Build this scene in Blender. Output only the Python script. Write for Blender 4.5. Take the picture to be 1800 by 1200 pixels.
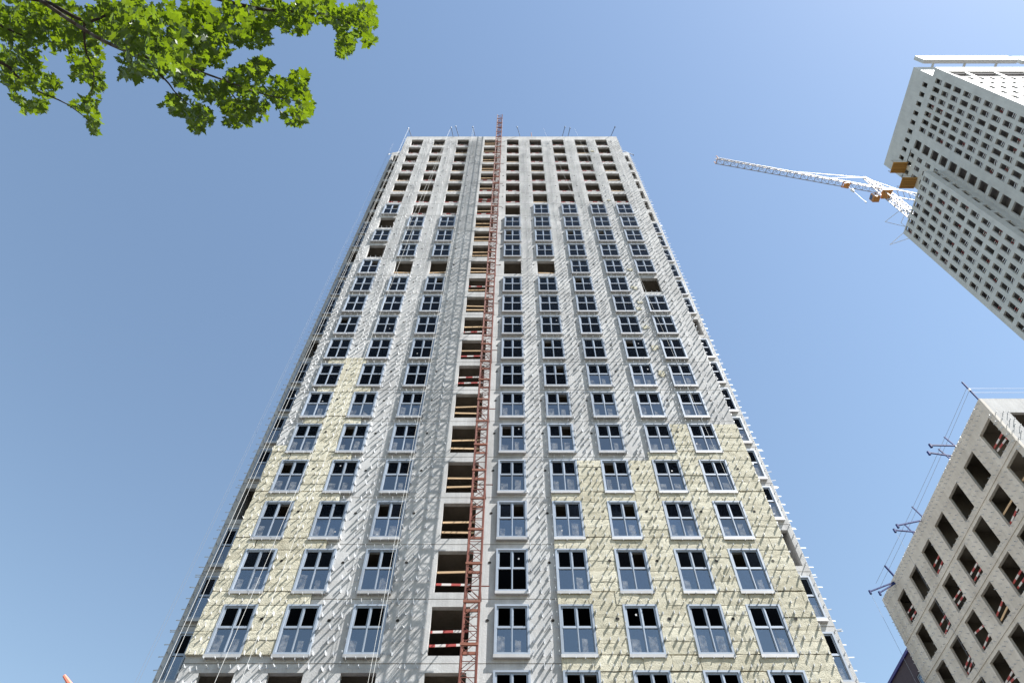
import bpy, math, random
from mathutils import Vector, Matrix, Euler
random.seed(7)
S = bpy.context.scene
for o in list(bpy.data.objects): bpy.data.objects.remove(o)

# ---------------------------------------------------------------- camera
CAMZ = 1.6
F_PX, PITCH = 1200.0, math.radians(56.38)          # focal length in photo pixels (1800 wide), upward tilt
cam_d = bpy.data.cameras.new('camera'); cam = bpy.data.objects.new('camera', cam_d)
S.collection.objects.link(cam)
cam.location = (0, 0, CAMZ); cam.rotation_euler = (math.pi/2 + PITCH, 0, 0)
cam_d.sensor_width = 36; cam_d.lens = 36*F_PX/1800; cam_d.shift_x = -2/1800
cam_d.clip_start = 0.1; cam_d.clip_end = 6000
S.camera = cam
# ---------------------------------------------------------------- sun, sky, exposure
SUN = Vector((0.535, -0.245, 0.81)).normalized()
EL = math.asin(SUN.z); AZ = math.atan2(SUN.x, SUN.y)
W = bpy.data.worlds.new('World'); S.world = W; W.use_nodes = True
wn = W.node_tree.nodes; bg = wn['Background']
sky = wn.new('ShaderNodeTexSky'); sky.sky_type = 'NISHITA'; sky.sun_disc = False
sky.sun_elevation = EL; sky.sun_rotation = AZ; sky.altitude = 150
sky.air_density = 1.6; sky.dust_density = 0.4; sky.ozone_density = 0.6
W.node_tree.links.new(sky.outputs[0], bg.inputs[0]); bg.inputs[1].default_value = 0.076
sd = bpy.data.lights.new('sun', 'SUN'); sd.energy = 5.0; sd.angle = math.radians(0.53); sd.color = (1.0, 0.97, 0.935)
so = bpy.data.objects.new('sun', sd); S.collection.objects.link(so)
so.rotation_euler = SUN.to_track_quat('Z', 'Y').to_euler(); so.location = (60, -20, 120)
S.view_settings.view_transform = 'Standard'; S.view_settings.look = 'None'
S.view_settings.gamma = 1; S.view_settings.exposure = 1.25
S.render.engine = 'CYCLES'
S.render.resolution_x, S.render.resolution_y = 1024, 682
S.cycles.max_bounces = 6

# ---------------------------------------------------------------- helpers
SP, CP = math.sin(PITCH), math.cos(PITCH)
def at(px, py, depth):
    """photo pixel + distance along the optical axis -> world point"""
    r = (px-902)/F_PX*depth; u = (600-py)/F_PX*depth
    return Vector((r, depth*CP-u*SP, CAMZ+depth*SP+u*CP))
def onY(px, py, Y):
    """photo pixel on the vertical plane y = Y"""
    s = py+198.0
    return Vector(((px-902)/s*Y/SP, Y, CAMZ+(1/s-SP*CP/F_PX)*F_PX*Y/SP**2))

class MB:
    def __init__(s): s.v = []; s.f = []
    def quad(s, a, b, c, d):
        n = len(s.v); s.v += [a, b, c, d]; s.f.append((n, n+1, n+2, n+3))
    def box(s, x0, x1, y0, y1, z0, z1):
        n = len(s.v)
        s.v += [(x0,y0,z0),(x1,y0,z0),(x1,y1,z0),(x0,y1,z0),(x0,y0,z1),(x1,y0,z1),(x1,y1,z1),(x0,y1,z1)]
        for q in ((0,3,2,1),(4,5,6,7),(0,1,5,4),(1,2,6,5),(2,3,7,6),(3,0,4,7)): s.f.append(tuple(n+i for i in q))
    def bar(s, p, q, r, k=4, r2=None):
        p, q = Vector(p), Vector(q); d = q-p
        if d.length < 1e-6: return
        d.normalize(); a = d.cross(Vector((0,0,1)) if abs(d.z) < .95 else Vector((1,0,0))).normalized(); b = d.cross(a)
        n = len(s.v); r2 = r if r2 is None else r2
        for c, rr in ((p, r), (q, r2)):
            for i in range(k):
                t = 2*math.pi*(i+.5)/k
                s.v.append(tuple(c + a*rr*math.cos(t) + b*rr*math.sin(t)))
        for i in range(k):
            j = (i+1) % k; s.f.append((n+i, n+j, n+k+j, n+k+i))
        s.f.append(tuple(n+i for i in range(k))[::-1]); s.f.append(tuple(n+k+i for i in range(k)))
    def ring(s, x0, x1, z0, z1, w, y0, y1):
        """rectangular frame in the xz plane"""
        s.box(x0, x0+w, y0, y1, z0, z1); s.box(x1-w, x1, y0, y1, z0, z1)
        s.box(x0+w, x1-w, y0, y1, z1-w, z1); s.box(x0+w, x1-w, y0, y1, z0, z0+w)
    def mesh(s, name, mat=None, smooth=False):
        m = bpy.data.meshes.new(name); m.from_pydata([tuple(v) for v in s.v], [], s.f)
        if mat: m.materials.append(mat)
        if smooth: m.polygons.foreach_set('use_smooth', [True]*len(m.polygons))
        m.update(); return m
WP = {}
def add(name, mesh, parent=None, loc=(0,0,0), rot=None, scale=None):
    """link a mesh object; loc is in world axes whatever the parent"""
    o = bpy.data.objects.new(name, mesh); S.collection.objects.link(o)
    loc = Vector(loc); WP[o] = loc.copy()
    if parent is not None:
        o.parent = parent; loc = loc - WP[parent]
    o.location = loc
    if rot: o.rotation_euler = rot
    if scale: o.scale = scale
    return o
def tag(o, label, cat, group=None):
    o['label'] = label; o['category'] = cat
    if group: o['group'] = group
    return o
def thing(name, label, cat, loc, group=None):
    return tag(add(name, None, None, loc), label, cat, group)
def structure(o): o['kind'] = 'structure'; return o
def boxpart(name, mat, parent, *b):
    m = MB(); m.box(*b); return add(name, m.mesh(name, mat), parent)

def grid_wall(axis, const, inward, us, vs, holes, mat, name, parent):
    """wall sheet with thickness |inward| on axis plane; holes = set of (i,j) cells cut right through, with reveals"""
    m = MB(); c0, c1 = const, const+inward
    P = (lambda u, v, c: (u, c, v)) if axis == 'y' else (lambda u, v, c: (c, u, v))
    nu, nv = len(us)-1, len(vs)-1
    solid = lambda i, j: 0 <= i < nu and 0 <= j < nv and (i, j) not in holes
    for i in range(nu):
        for j in range(nv):
            if not solid(i, j): continue
            u0, u1, v0, v1 = us[i], us[i+1], vs[j], vs[j+1]
            m.quad(P(u0,v0,c0), P(u1,v0,c0), P(u1,v1,c0), P(u0,v1,c0))
            m.quad(P(u0,v0,c1), P(u0,v1,c1), P(u1,v1,c1), P(u1,v0,c1))
            if not solid(i-1, j): m.quad(P(u0,v0,c0), P(u0,v1,c0), P(u0,v1,c1), P(u0,v0,c1))
            if not solid(i+1, j): m.quad(P(u1,v0,c0), P(u1,v0,c1), P(u1,v1,c1), P(u1,v1,c0))
            if not solid(i, j-1): m.quad(P(u0,v0,c0), P(u0,v0,c1), P(u1,v0,c1), P(u1,v0,c0))
            if not solid(i, j+1): m.quad(P(u0,v1,c0), P(u1,v1,c0), P(u1,v1,c1), P(u0,v1,c1))
    return add(name, m.mesh(name, mat), parent)

# ---------------------------------------------------------------- materials
def newmat(name):
    m = bpy.data.materials.new(name); m.use_nodes = True
    return m, m.node_tree.nodes, m.node_tree.links, m.node_tree.nodes['Principled BSDF']
def flat(name, col, rough=.5, metal=0, vary=.0, spec=.5):
    m, n, l, b = newmat(name)
    b.inputs['Roughness'].default_value = rough; b.inputs['Metallic'].default_value = metal
    b.inputs['Specular IOR Level'].default_value = spec
    b.inputs['Base Color'].default_value = (*col, 1)
    if vary:
        g = n.new('ShaderNodeNewGeometry'); t = n.new('ShaderNodeTexNoise'); t.inputs['Scale'].default_value = 3; t.inputs['Detail'].default_value = 6
        l.new(g.outputs['Position'], t.inputs['Vector'])
        oi = n.new('ShaderNodeObjectInfo')
        ad = n.new('ShaderNodeMath'); ad.operation = 'ADD'; l.new(t.outputs[0], ad.inputs[0]); l.new(oi.outputs['Random'], ad.inputs[1])
        mr = n.new('ShaderNodeMapRange'); mr.inputs[1].default_value = .3; mr.inputs[2].default_value = 1.6
        mr.inputs[3].default_value = 1-vary; mr.inputs[4].default_value = 1+vary
        l.new(ad.outputs[0], mr.inputs[0])
        mx = n.new('ShaderNodeVectorMath'); mx.operation = 'SCALE'; mx.inputs[0].default_value = col
        l.new(mr.outputs[0], mx.inputs['Scale']); l.new(mx.outputs[0], b.inputs['Base Color'])
    return m
def concrete(name, c0, c1, rough=.85, spec=.3, bump=.35, streak=.5):
    """cast concrete: large cloudy tone, vertical run-off streaks, fine pits, formwork board marks"""
    m, n, l, b = newmat(name)
    b.inputs['Roughness'].default_value = rough; b.inputs['Specular IOR Level'].default_value = spec
    g = n.new('ShaderNodeNewGeometry')
    def noise(sc, det, vec=(1,1,1), rough_=.6):
        mp = n.new('ShaderNodeMapping'); mp.inputs['Scale'].default_value = vec; l.new(g.outputs['Position'], mp.inputs[0])
        t = n.new('ShaderNodeTexNoise'); t.inputs['Scale'].default_value = sc; t.inputs['Detail'].default_value = det
        t.inputs['Roughness'].default_value = rough_; l.new(mp.outputs[0], t.inputs['Vector']); return t
    big = noise(.45, 6); st = noise(2.2, 5, (1, 1, .12)); fine = noise(14, 6); board = noise(1.0, 2, (6.5, 6.5, .05))
    def mix(a, bb, f):
        x = n.new('ShaderNodeMath'); x.operation = 'MULTIPLY_ADD'; l.new(bb, x.inputs[0]); x.inputs[1].default_value = f; l.new(a, x.inputs[2]); return x.outputs[0]
    s = mix(big.outputs[0], st.outputs[0], streak); s = mix(s, fine.outputs[0], .35); s = mix(s, board.outputs[0], .3)
    tot = 1+streak+.35+.3
    mr = n.new('ShaderNodeMapRange'); mr.inputs[1].default_value = .36*tot; mr.inputs[2].default_value = .64*tot; l.new(s, mr.inputs[0])
    cr = n.new('ShaderNodeMix'); cr.data_type = 'RGBA'; l.new(mr.outputs[0], cr.inputs[0])
    cr.inputs[6].default_value = (*c0, 1); cr.inputs[7].default_value = (*c1, 1)
    l.new(cr.outputs[2], b.inputs['Base Color'])
    bp = n.new('ShaderNodeBump'); bp.inputs['Strength'].default_value = bump; bp.inputs['Distance'].default_value = .03
    l.new(fine.outputs[0], bp.inputs['Height']); l.new(bp.outputs[0], b.inputs['Normal'])
    return m
M = {}
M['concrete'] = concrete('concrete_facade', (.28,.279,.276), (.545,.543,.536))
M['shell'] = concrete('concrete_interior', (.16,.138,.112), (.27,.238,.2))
M['concreteE'] = concrete('concrete_frame', (.42,.385,.34), (.66,.62,.56))
M['concreteT'] = concrete('concrete_far', (.50,.51,.50), (.66,.675,.66), rough=.6, spec=.16, bump=.1)
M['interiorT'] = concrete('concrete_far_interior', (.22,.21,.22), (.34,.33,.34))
M['ground'] = concrete('ground_dirt', (.06,.056,.045), (.12,.11,.09))
M['alu'] = flat('aluminium_bracket', (.56,.57,.58), .45, .25)
M['frame'] = flat('window_frame_metal', (.29,.33,.385), .45, .2, .2)
M['sill'] = flat('sill_flashing', (.42,.41,.40), .45, .3, .25)
M['dark'] = flat('painted_hole_shade', (.015,.013,.012), .9)
M['red'] = flat('mast_red_oxide', (.135,.046,.033), .65, 0, .35, .3)
M['redlight'] = flat('mast_flange_orange', (.23,.09,.058), .65, 0, .3, .3)
M['blue'] = flat('outrigger_blue', (.010,.028,.15), .6, 0, .2, .2)
M['slate'] = flat('outrigger_slate', (.10,.12,.16), .5, .2, .2)
M['rope'] = flat('rope_pale', (.62,.62,.60), .8)
M['wire'] = flat('steel_wire', (.24,.26,.29), .5, .4)
M['ply'] = flat('ochre_plywood', (.50,.27,.07), .7, 0, .2)
M['crane'] = flat('crane_pale_yellow', (.34,.30,.25), .5, .1, .1)
M['cranered'] = flat('crane_orange', (.55,.25,.07), .5, 0, .15)
M['wood'] = flat('bare_timber', (.55,.38,.22), .8, 0, .25)
M['white'] = flat('white_coating', (.78,.78,.80), .5)
M['plum'] = flat('plum_brick', (.065,.045,.058), .8, 0, .3)
M['violet'] = flat('violet_trim', (.05,.035,.19), .5)
M['salmon'] = flat('salmon_paint', (.75,.25,.17), .5)
M['bark'] = flat('maple_bark', (.04,.03,.022), .9, 0, .3)
M['pale_green'] = flat('pale_green_box', (.45,.62,.55), .5)
def insulation():
    m, n, l, b = newmat('mineral_wool')
    b.inputs['Roughness'].default_value = .95; b.inputs['Specular IOR Level'].default_value = .1
    g = n.new('ShaderNodeNewGeometry'); oi = n.new('ShaderNodeObjectInfo')
    t = n.new('ShaderNodeTexNoise'); t.inputs['Scale'].default_value = 1.7; t.inputs['Detail'].default_value = 8
    f = n.new('ShaderNodeTexNoise'); f.inputs['Scale'].default_value = 16; f.inputs['Detail'].default_value = 7; f.inputs['Roughness'].default_value = .7
    l.new(g.outputs['Position'], t.inputs['Vector']); l.new(g.outputs['Position'], f.inputs['Vector'])
    a = n.new('ShaderNodeMath'); a.operation = 'MULTIPLY_ADD'; l.new(oi.outputs['Random'], a.inputs[0]); a.inputs[1].default_value = .35; l.new(t.outputs[0], a.inputs[2])
    a2 = n.new('ShaderNodeMath'); a2.operation = 'MULTIPLY_ADD'; l.new(f.outputs[0], a2.inputs[0]); a2.inputs[1].default_value = .5; l.new(a.outputs[0], a2.inputs[2])
    mr = n.new('ShaderNodeMapRange'); mr.inputs[1].default_value = .6; mr.inputs[2].default_value = 1.25; l.new(a2.outputs[0], mr.inputs[0])
    mx = n.new('ShaderNodeMix'); mx.data_type = 'RGBA'; l.new(mr.outputs[0], mx.inputs[0])
    mx.inputs[6].default_value = (.39,.36,.27,1); mx.inputs[7].default_value = (.61,.58,.47,1)
    l.new(mx.outputs[2], b.inputs['Base Color'])
    bp = n.new('ShaderNodeBump'); bp.inputs['Strength'].default_value = .8; bp.inputs['Distance'].default_value = .05
    l.new(f.outputs[0], bp.inputs['Height']); l.new(bp.outputs[0], b.inputs['Normal'])
    return m
M['wool'] = insulation()
def glass(name, tint, refl):
    m = bpy.data.materials.new(name); m.use_nodes = True; n = m.node_tree.nodes; l = m.node_tree.links
    n.remove(n['Principled BSDF']); out = n['Material Output']
    tr = n.new('ShaderNodeBsdfTransparent'); tr.inputs[0].default_value = (*tint, 1)
    gl = n.new('ShaderNodeBsdfGlossy'); gl.inputs['Roughness'].default_value = .02; gl.inputs[0].default_value = (.92,.96,1,1)
    lw = n.new('ShaderNodeFresnel'); lw.inputs[0].default_value = 1.45
    a = n.new('ShaderNodeMath'); a.operation = 'ADD'; a.use_clamp = True; l.new(lw.outputs[0], a.inputs[0]); a.inputs[1].default_value = refl
    tx = n.new('ShaderNodeTexNoise'); tx.inputs['Scale'].default_value = .9; g = n.new('ShaderNodeNewGeometry'); l.new(g.outputs['Position'], tx.inputs['Vector'])
    bp = n.new('ShaderNodeBump'); bp.inputs['Strength'].default_value = .05; l.new(tx.outputs[0], bp.inputs['Height']); l.new(bp.outputs[0], gl.inputs['Normal'])
    mx = n.new('ShaderNodeMixShader'); l.new(a.outputs[0], mx.inputs[0]); l.new(tr.outputs[0], mx.inputs[1]); l.new(gl.outputs[0], mx.inputs[2])
    l.new(mx.outputs[0], out.inputs[0]); return m
M['glass_low'] = glass('coated_glass', (.42,.46,.50), .17)
M['glass_up'] = glass('clear_glass', (.30,.28,.27), -.055)
def rail_mat():
    """guard rail board painted in red and white bands"""
    m, n, l, b = newmat('red_white_bands'); b.inputs['Roughness'].default_value = .6
    g = n.new('ShaderNodeTexCoord'); sx = n.new('ShaderNodeSeparateXYZ'); l.new(g.outputs['Object'], sx.inputs[0])
    ad = n.new('ShaderNodeMath'); ad.operation = 'ADD'; l.new(sx.outputs[0], ad.inputs[0]); l.new(sx.outputs[1], ad.inputs[1])
    oi = n.new('ShaderNodeObjectInfo'); a2 = n.new('ShaderNodeMath'); a2.operation = 'ADD'; l.new(ad.outputs[0], a2.inputs[0]); l.new(oi.outputs['Random'], a2.inputs[1])
    mu = n.new('ShaderNodeMath'); mu.operation = 'MULTIPLY'; mu.inputs[1].default_value = 1.15; l.new(a2.outputs[0], mu.inputs[0])
    fr = n.new('ShaderNodeMath'); fr.operation = 'FRACT'; l.new(mu.outputs[0], fr.inputs[0])
    gt = n.new('ShaderNodeMath'); gt.operation = 'GREATER_THAN'; gt.inputs[1].default_value = .5; l.new(fr.outputs[0], gt.inputs[0])
    mx = n.new('ShaderNodeMix'); mx.data_type = 'RGBA'; l.new(gt.outputs[0], mx.inputs[0])
    mx.inputs[6].default_value = (.36,.05,.04,1); mx.inputs[7].default_value = (.62,.57,.54,1)
    l.new(mx.outputs[2], b.inputs['Base Color']); return m
M['rail'] = rail_mat()
def leafmat():
    m = bpy.data.materials.new('maple_leaf'); m.use_nodes = True; n = m.node_tree.nodes; l = m.node_tree.links
    n.remove(n['Principled BSDF'])
    g = n.new('ShaderNodeNewGeometry'); t = n.new('ShaderNodeTexNoise'); t.inputs['Scale'].default_value = 3.5; t.inputs['Detail'].default_value = 4; l.new(g.outputs['Position'], t.inputs['Vector'])
    mx = n.new('ShaderNodeMix'); mx.data_type = 'RGBA'; l.new(t.outputs[0], mx.inputs[0])
    mx.inputs[6].default_value = (.010,.030,.005,1); mx.inputs[7].default_value = (.040,.075,.009,1)
    d = n.new('ShaderNodeBsdfPrincipled'); d.inputs['Roughness'].default_value = .45; l.new(mx.outputs[2], d.inputs['Base Color'])
    tr = n.new('ShaderNodeBsdfTranslucent'); tc = n.new('ShaderNodeVectorMath'); tc.operation = 'MULTIPLY'
    tc.inputs[1].default_value = (8.6, 6.2, 1.0); l.new(mx.outputs[2], tc.inputs[0]); l.new(tc.outputs[0], tr.inputs[0])
    ms = n.new('ShaderNodeMixShader'); ms.inputs[0].default_value = .33; l.new(d.outputs[0], ms.inputs[1]); l.new(tr.outputs[0], ms.inputs[2])
    l.new(ms.outputs[0], n['Material Output'].inputs[0]); return m
M['leaf'] = leafmat()
def patchmat():
    m = bpy.data.materials.new('pale_pane_patch'); m.use_nodes = True; n = m.node_tree.nodes; l = m.node_tree.links
    n.remove(n['Principled BSDF']); a = n.new('ShaderNodeBsdfTransparent'); b = n.new('ShaderNodeBsdfDiffuse'); b.inputs[0].default_value = (.7,.72,.75,1)
    g = n.new('ShaderNodeNewGeometry'); t = n.new('ShaderNodeTexNoise'); t.inputs['Scale'].default_value = 5; t.inputs['Detail'].default_value = 5; l.new(g.outputs['Position'], t.inputs['Vector'])
    mr = n.new('ShaderNodeMapRange'); mr.inputs[1].default_value = .35; mr.inputs[2].default_value = .7; mr.inputs[3].default_value = .04; mr.inputs[4].default_value = .24; l.new(t.outputs[0], mr.inputs[0])
    x = n.new('ShaderNodeMixShader'); l.new(mr.outputs[0], x.inputs[0]); l.new(a.outputs[0], x.inputs[1]); l.new(b.outputs[0], x.inputs[2]); l.new(x.outputs[0], n['Material Output'].inputs[0]); return m
M['pane_patch'] = patchmat()  # pale see-through patches laid over the lower panes

# ---------------------------------------------------------------- ground
m = MB(); m.quad((-2500,-2500,0),(2500,-2500,0),(2500,2500,0),(-2500,2500,0))
structure(add('ground', m.mesh('ground', M['ground'])))

# ================================================================ main tower
Y0 = 26.0; XL, XR = -13.29, 12.92; H = 2.992
ZB = lambda k: 16.05+CAMZ+(k-1)*H                    # opening bottom of storey row k (k = 23 is the top one)
OH = 2.27; KMIN, KTOP = -4, 23; ROOF = 85.4+CAMZ
COLS = [-12.5, -9.75, -6.85, -3.52, -0.76, 2.0, 4.77, 7.56, 10.1]; OWD = 1.42
CW = [OWD]*9; CW[3] = 1.66
tower = thing('residential_tower', 'tall unfinished concrete tower with window grid, yellow insulation patches and white brackets', 'tower', (0, 36, 0))
def cell(k, c):
    """what stands in the opening: O open, F frame with dark glass, G frame with reflecting lower glass"""
    if c == 3 or k >= 17 or k < 0: return 'O'
    if k == 16: return 'O' if c in (1, 2, 4) else 'F'
    if (k, c) in {(15,0),(13,0),(12,1),(12,2),(12,4),(12,5),(11,8),(0,0),(0,1),(0,2)}: return 'O'
    if k >= 8: return 'F'
    if k == 7: return 'G' if c >= 6 else 'F'
    if (k, c) == (2, 4): return 'F'
    return 'G'
xs = [XL]
for c in range(9): xs += [COLS[c], COLS[c]+CW[c]]
xs.append(XR)
for k in range(KMIN, KTOP+1):
    z0 = ZB(k)-.34+.018; z1 = ZB(k)+H-.34-.018 if k < KTOP else ROOF
    if k == KMIN: z0 = -.3
    grid_wall('y', Y0, .25, xs, [z0, ZB(k), ZB(k)+OH, z1], {(2*c+1, 1) for c in range(9)}, M['concrete'], 'storey_wall', tower)
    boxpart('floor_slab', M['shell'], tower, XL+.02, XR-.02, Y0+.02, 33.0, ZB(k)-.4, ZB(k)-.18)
boxpart('roof_slab', M['concrete'], tower, XL+.27, XR-.27, Y0+.27, 45.7, ROOF-.5, ROOF-.06)
boxpart('roof_slab', M['concrete'], tower, -15.02, XL+.25, 28.27, 45.7, ROOF-.5, ROOF-.06)
boxpart('roof_slab', M['concrete'], tower, XR-.25, 14.39, 28.27, 45.7, ROOF-.5, ROOF-.06)
piers = [(xs[2*i], xs[2*i+1]) for i in range(10)]
for i in range(1, 9):
    xm = sum(piers[i])/2
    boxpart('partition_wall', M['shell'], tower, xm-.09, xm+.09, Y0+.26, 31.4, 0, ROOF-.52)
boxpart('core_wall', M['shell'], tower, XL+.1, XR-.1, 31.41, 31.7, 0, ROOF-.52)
# returns and set-back wings
YW, XWL, XWR = 28.0, -15.28, 14.65
boxpart('return_wall', M['concrete'], tower, XL, XL+.25, Y0+.252, YW-.002, 0, ROOF)
boxpart('return_wall', M['concrete'], tower, XR-.25, XR, Y0+.252, YW-.002, 0, ROOF)
boxpart('side_wall', M['concrete'], tower, XWL, XWL+.25, YW+.252, 46, 0, ROOF)
boxpart('side_wall', M['concrete'], tower, XWR-.25, XWR, YW+.252, 46, 0, ROOF)
boxpart('rear_wall', M['concrete'], tower, XWL+.252, XWR-.252, 45.75, 46, 0, ROOF-.6)
WING = [(XWL, XL-.002, -14.98, -13.7), (XR+.002, XWR, 13.18, 14.36)]
for k in range(KMIN, KTOP+1):
    z0 = ZB(k)-.34+.018; z1 = ZB(k)+H-.34-.018 if k < KTOP else ROOF
    if k == KMIN: z0 = -.3
    for (a, b, c, d) in WING:
        grid_wall('y', YW, .25, [a, c, d, b], [z0, ZB(k), ZB(k)+OH, z1], {(1, 1)}, M['concrete'], 'wing_wall', tower)
        boxpart('floor_slab', M['shell'], tower, min(a, b)+.26, max(a, b)-.02, YW+.02, 33, ZB(k)-.4, ZB(k)-.18)
boxpart('core_wall', M['shell'], tower, XWL+.26, XL, 33.0, 33.2, 0, ROOF-.6)
boxpart('core_wall', M['shell'], tower, XR, XWR-.26, 33.0, 33.2, 0, ROOF-.6)

# ---- windows (casing ring stands proud of the wall)
def window_meshes(w):
    d = {}; h = OH; t = .55*h*.97
    f = MB(); f.ring(-.03, w+.03, -.02, h+.03, .085, -.14, .03); f.ring(.055, w-.055, .065, h-.055, .035, -.09, -.02)
    d['window'] = f.mesh('window', M['frame'])
    f = MB(); f.box(w/2-.035, w/2+.035, -.105, -.015, .10, h-.09); f.box(w/2-.006, w/2+.006, -.118, -.105, .10, h-.09); d['mullion'] = f.mesh('mullion', M['frame'])
    f = MB(); f.box(.09, w/2-.037, -.10, -.015, t-.035, t+.04); f.box(w/2+.037, w-.09, -.10, -.015, t-.035, t+.04); d['transom'] = f.mesh('transom', M['frame'])
    f = MB(); f.ring(.092, w/2-.038, t+.042, h-.092, .035, -.088, -.03); d['sash'] = f.mesh('sash', M['frame'])
    f = MB(); f.box(0, w/2-.13, -.004, .004, 0, t-.13); d['low'] = f.mesh('pane', M['glass_low'])
    f = MB(); f.box(0, w/2-.13, -.004, .004, 0, t-.13); d['lowF'] = f.mesh('pane', M['glass_up'])
    f = MB(); f.box(0, w/2-.13, -.004, .004, 0, h-t-.13); d['up'] = f.mesh('pane', M['glass_up'])
    f = MB(); f.box(-.04, w+.04, -.155, -.002, -.15, -.022); f.box(-.05, w+.05, -.175, -.15, -.17, -.03); d['sill'] = f.mesh('sill', M['sill'])
    f = MB(); f.quad((0,0,0),(.27,0,0),(.27,0,.62),(0,0,.66)); d['pane_patch'] = f.mesh('pale_patch', M['pane_patch'])
    d['t'] = t; d['w'] = w; return d
WM = window_meshes(OWD)
f = MB(); f.box(0,.07,-.002,.002,0,.09); STICK = f.mesh('sticker', M['sill'])
def put_window(x, y, z, kind, wm):
    w, t = wm['w'], wm['t']
    o = add('window', wm['window'], tower, (x, y, z))
    for nm in ('mullion', 'transom'): add(nm, wm[nm], o, (x, y, z))
    add('sash', wm['sash'], o, (x, y, z)); add('sash', wm['sash'], o, (x+w/2-.054, y, z))
    j = lambda: (random.gauss(0, .006), 0, random.gauss(0, .006))
    for dx in (.1, w/2+.03):
        if random.random() > .12: add('pane', wm['up'], o, (x+dx, y-.05, z+t+.05), j())
        if random.random() < .06: add('sticker', STICK, o, (x+dx+random.uniform(.05,.4), y-.058, z+random.choice((.12, t+.1))+random.uniform(0,.6)))
        add('pane', wm['low' if kind == 'G' else 'lowF'], o, (x+dx, y-.05, z+.09), j())
    if kind == 'G':
        a = random.uniform(-.03, .03)
        for dx in (.11, w/2+.13):
            if random.random() < .88: add('pale_patch', wm['pane_patch'], o, (x+dx+abs(a), y-.062, z+.1), None, (random.uniform(.8, 1.35), 1, random.uniform(.7, 1.25)))
    add('sill', wm['sill'], o, (x, y, z))
for k in range(0, 17):
    for c in range(9):
        if cell(k, c) != 'O': put_window(COLS[c]+random.uniform(-.015, .015), Y0, ZB(k), cell(k, c), WM)
WML, WMR = window_meshes(1.28), window_meshes(1.18)
for k in range(0, 17):
    kind = 'G' if k < 7 else 'F'
    if (k*7) % 5 != 3: put_window(WING[0][2], YW, ZB(k), kind, WML)
    if (k*3) % 7 not in (2,): put_window(WING[1][2], YW, ZB(k), kind, WMR)

# ---- guard rails in open cells
def railmesh(w, mat): m = MB(); m.box(0, w, 0, .035, 0, .11); return m.mesh('guard_rail', mat)
R_red = railmesh(1.58, M['rail']); R_wood = railmesh(1.58, M['wood']); R2 = railmesh(1.36, M['rail']); R2w = railmesh(1.36, M['wood'])
for k in range(0, 24):
    for c in range(9):
        if cell(k, c) != 'O': continue
        x = COLS[c]; w = CW[c]
        if c == 3:
            for dz in (.48, 1.1):
                dz += random.uniform(-.05, .05)
                add('guard_rail', random.choice([R_red, R_wood, R_wood]), tower, (x+.04, Y0+.12, ZB(k)+dz), (0, random.uniform(-.05, .05), 0))
        elif (k, c) in {(15,0),(13,0),(12,4),(11,8),(16,4)}: continue
        elif k > 0:
            add('guard_rail', random.choice([R2, R2, R2w]), tower, (x+.03, Y0+.12, ZB(k)+.42+random.uniform(-.08, .08)), (0, random.uniform(-.09, .09), 0))
            if random.random() < .45: add('guard_rail', R2, tower, (x+.03, Y0+.2, ZB(k)+.16), (0, random.uniform(-.05, .05), 0))

# ---- tie holes: raised ring and near-black disc, hole shade put into the colour
tm = MB()
for i in range(8):
    a0, a1 = 2*math.pi*i/8, 2*math.pi*(i+1)/8
    p = lambda a, r, y: (r*math.cos(a), y, r*math.sin(a))
    tm.quad(p(a0,.055,-.012), p(a0,.075,-.012), p(a1,.075,-.012), p(a1,.055,-.012)); tm.quad(p(a0,.075,-.012), p(a0,.075,0), p(a1,.075,0), p(a1,.075,-.012))
tm.v += [(.058*math.cos(2*math.pi*i/8), -.005, .058*math.sin(2*math.pi*i/8)) for i in range(8)]; tm.f.append(tuple(range(len(tm.v)-8, len(tm.v))))
TIE_HOLE = tm.mesh('painted_tie_hole', M['dark'])
HX = [-10.7, -7.87, -4.94, -1.08, 1.7, 4.45, 6.65, 9.37, 12.0]

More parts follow.
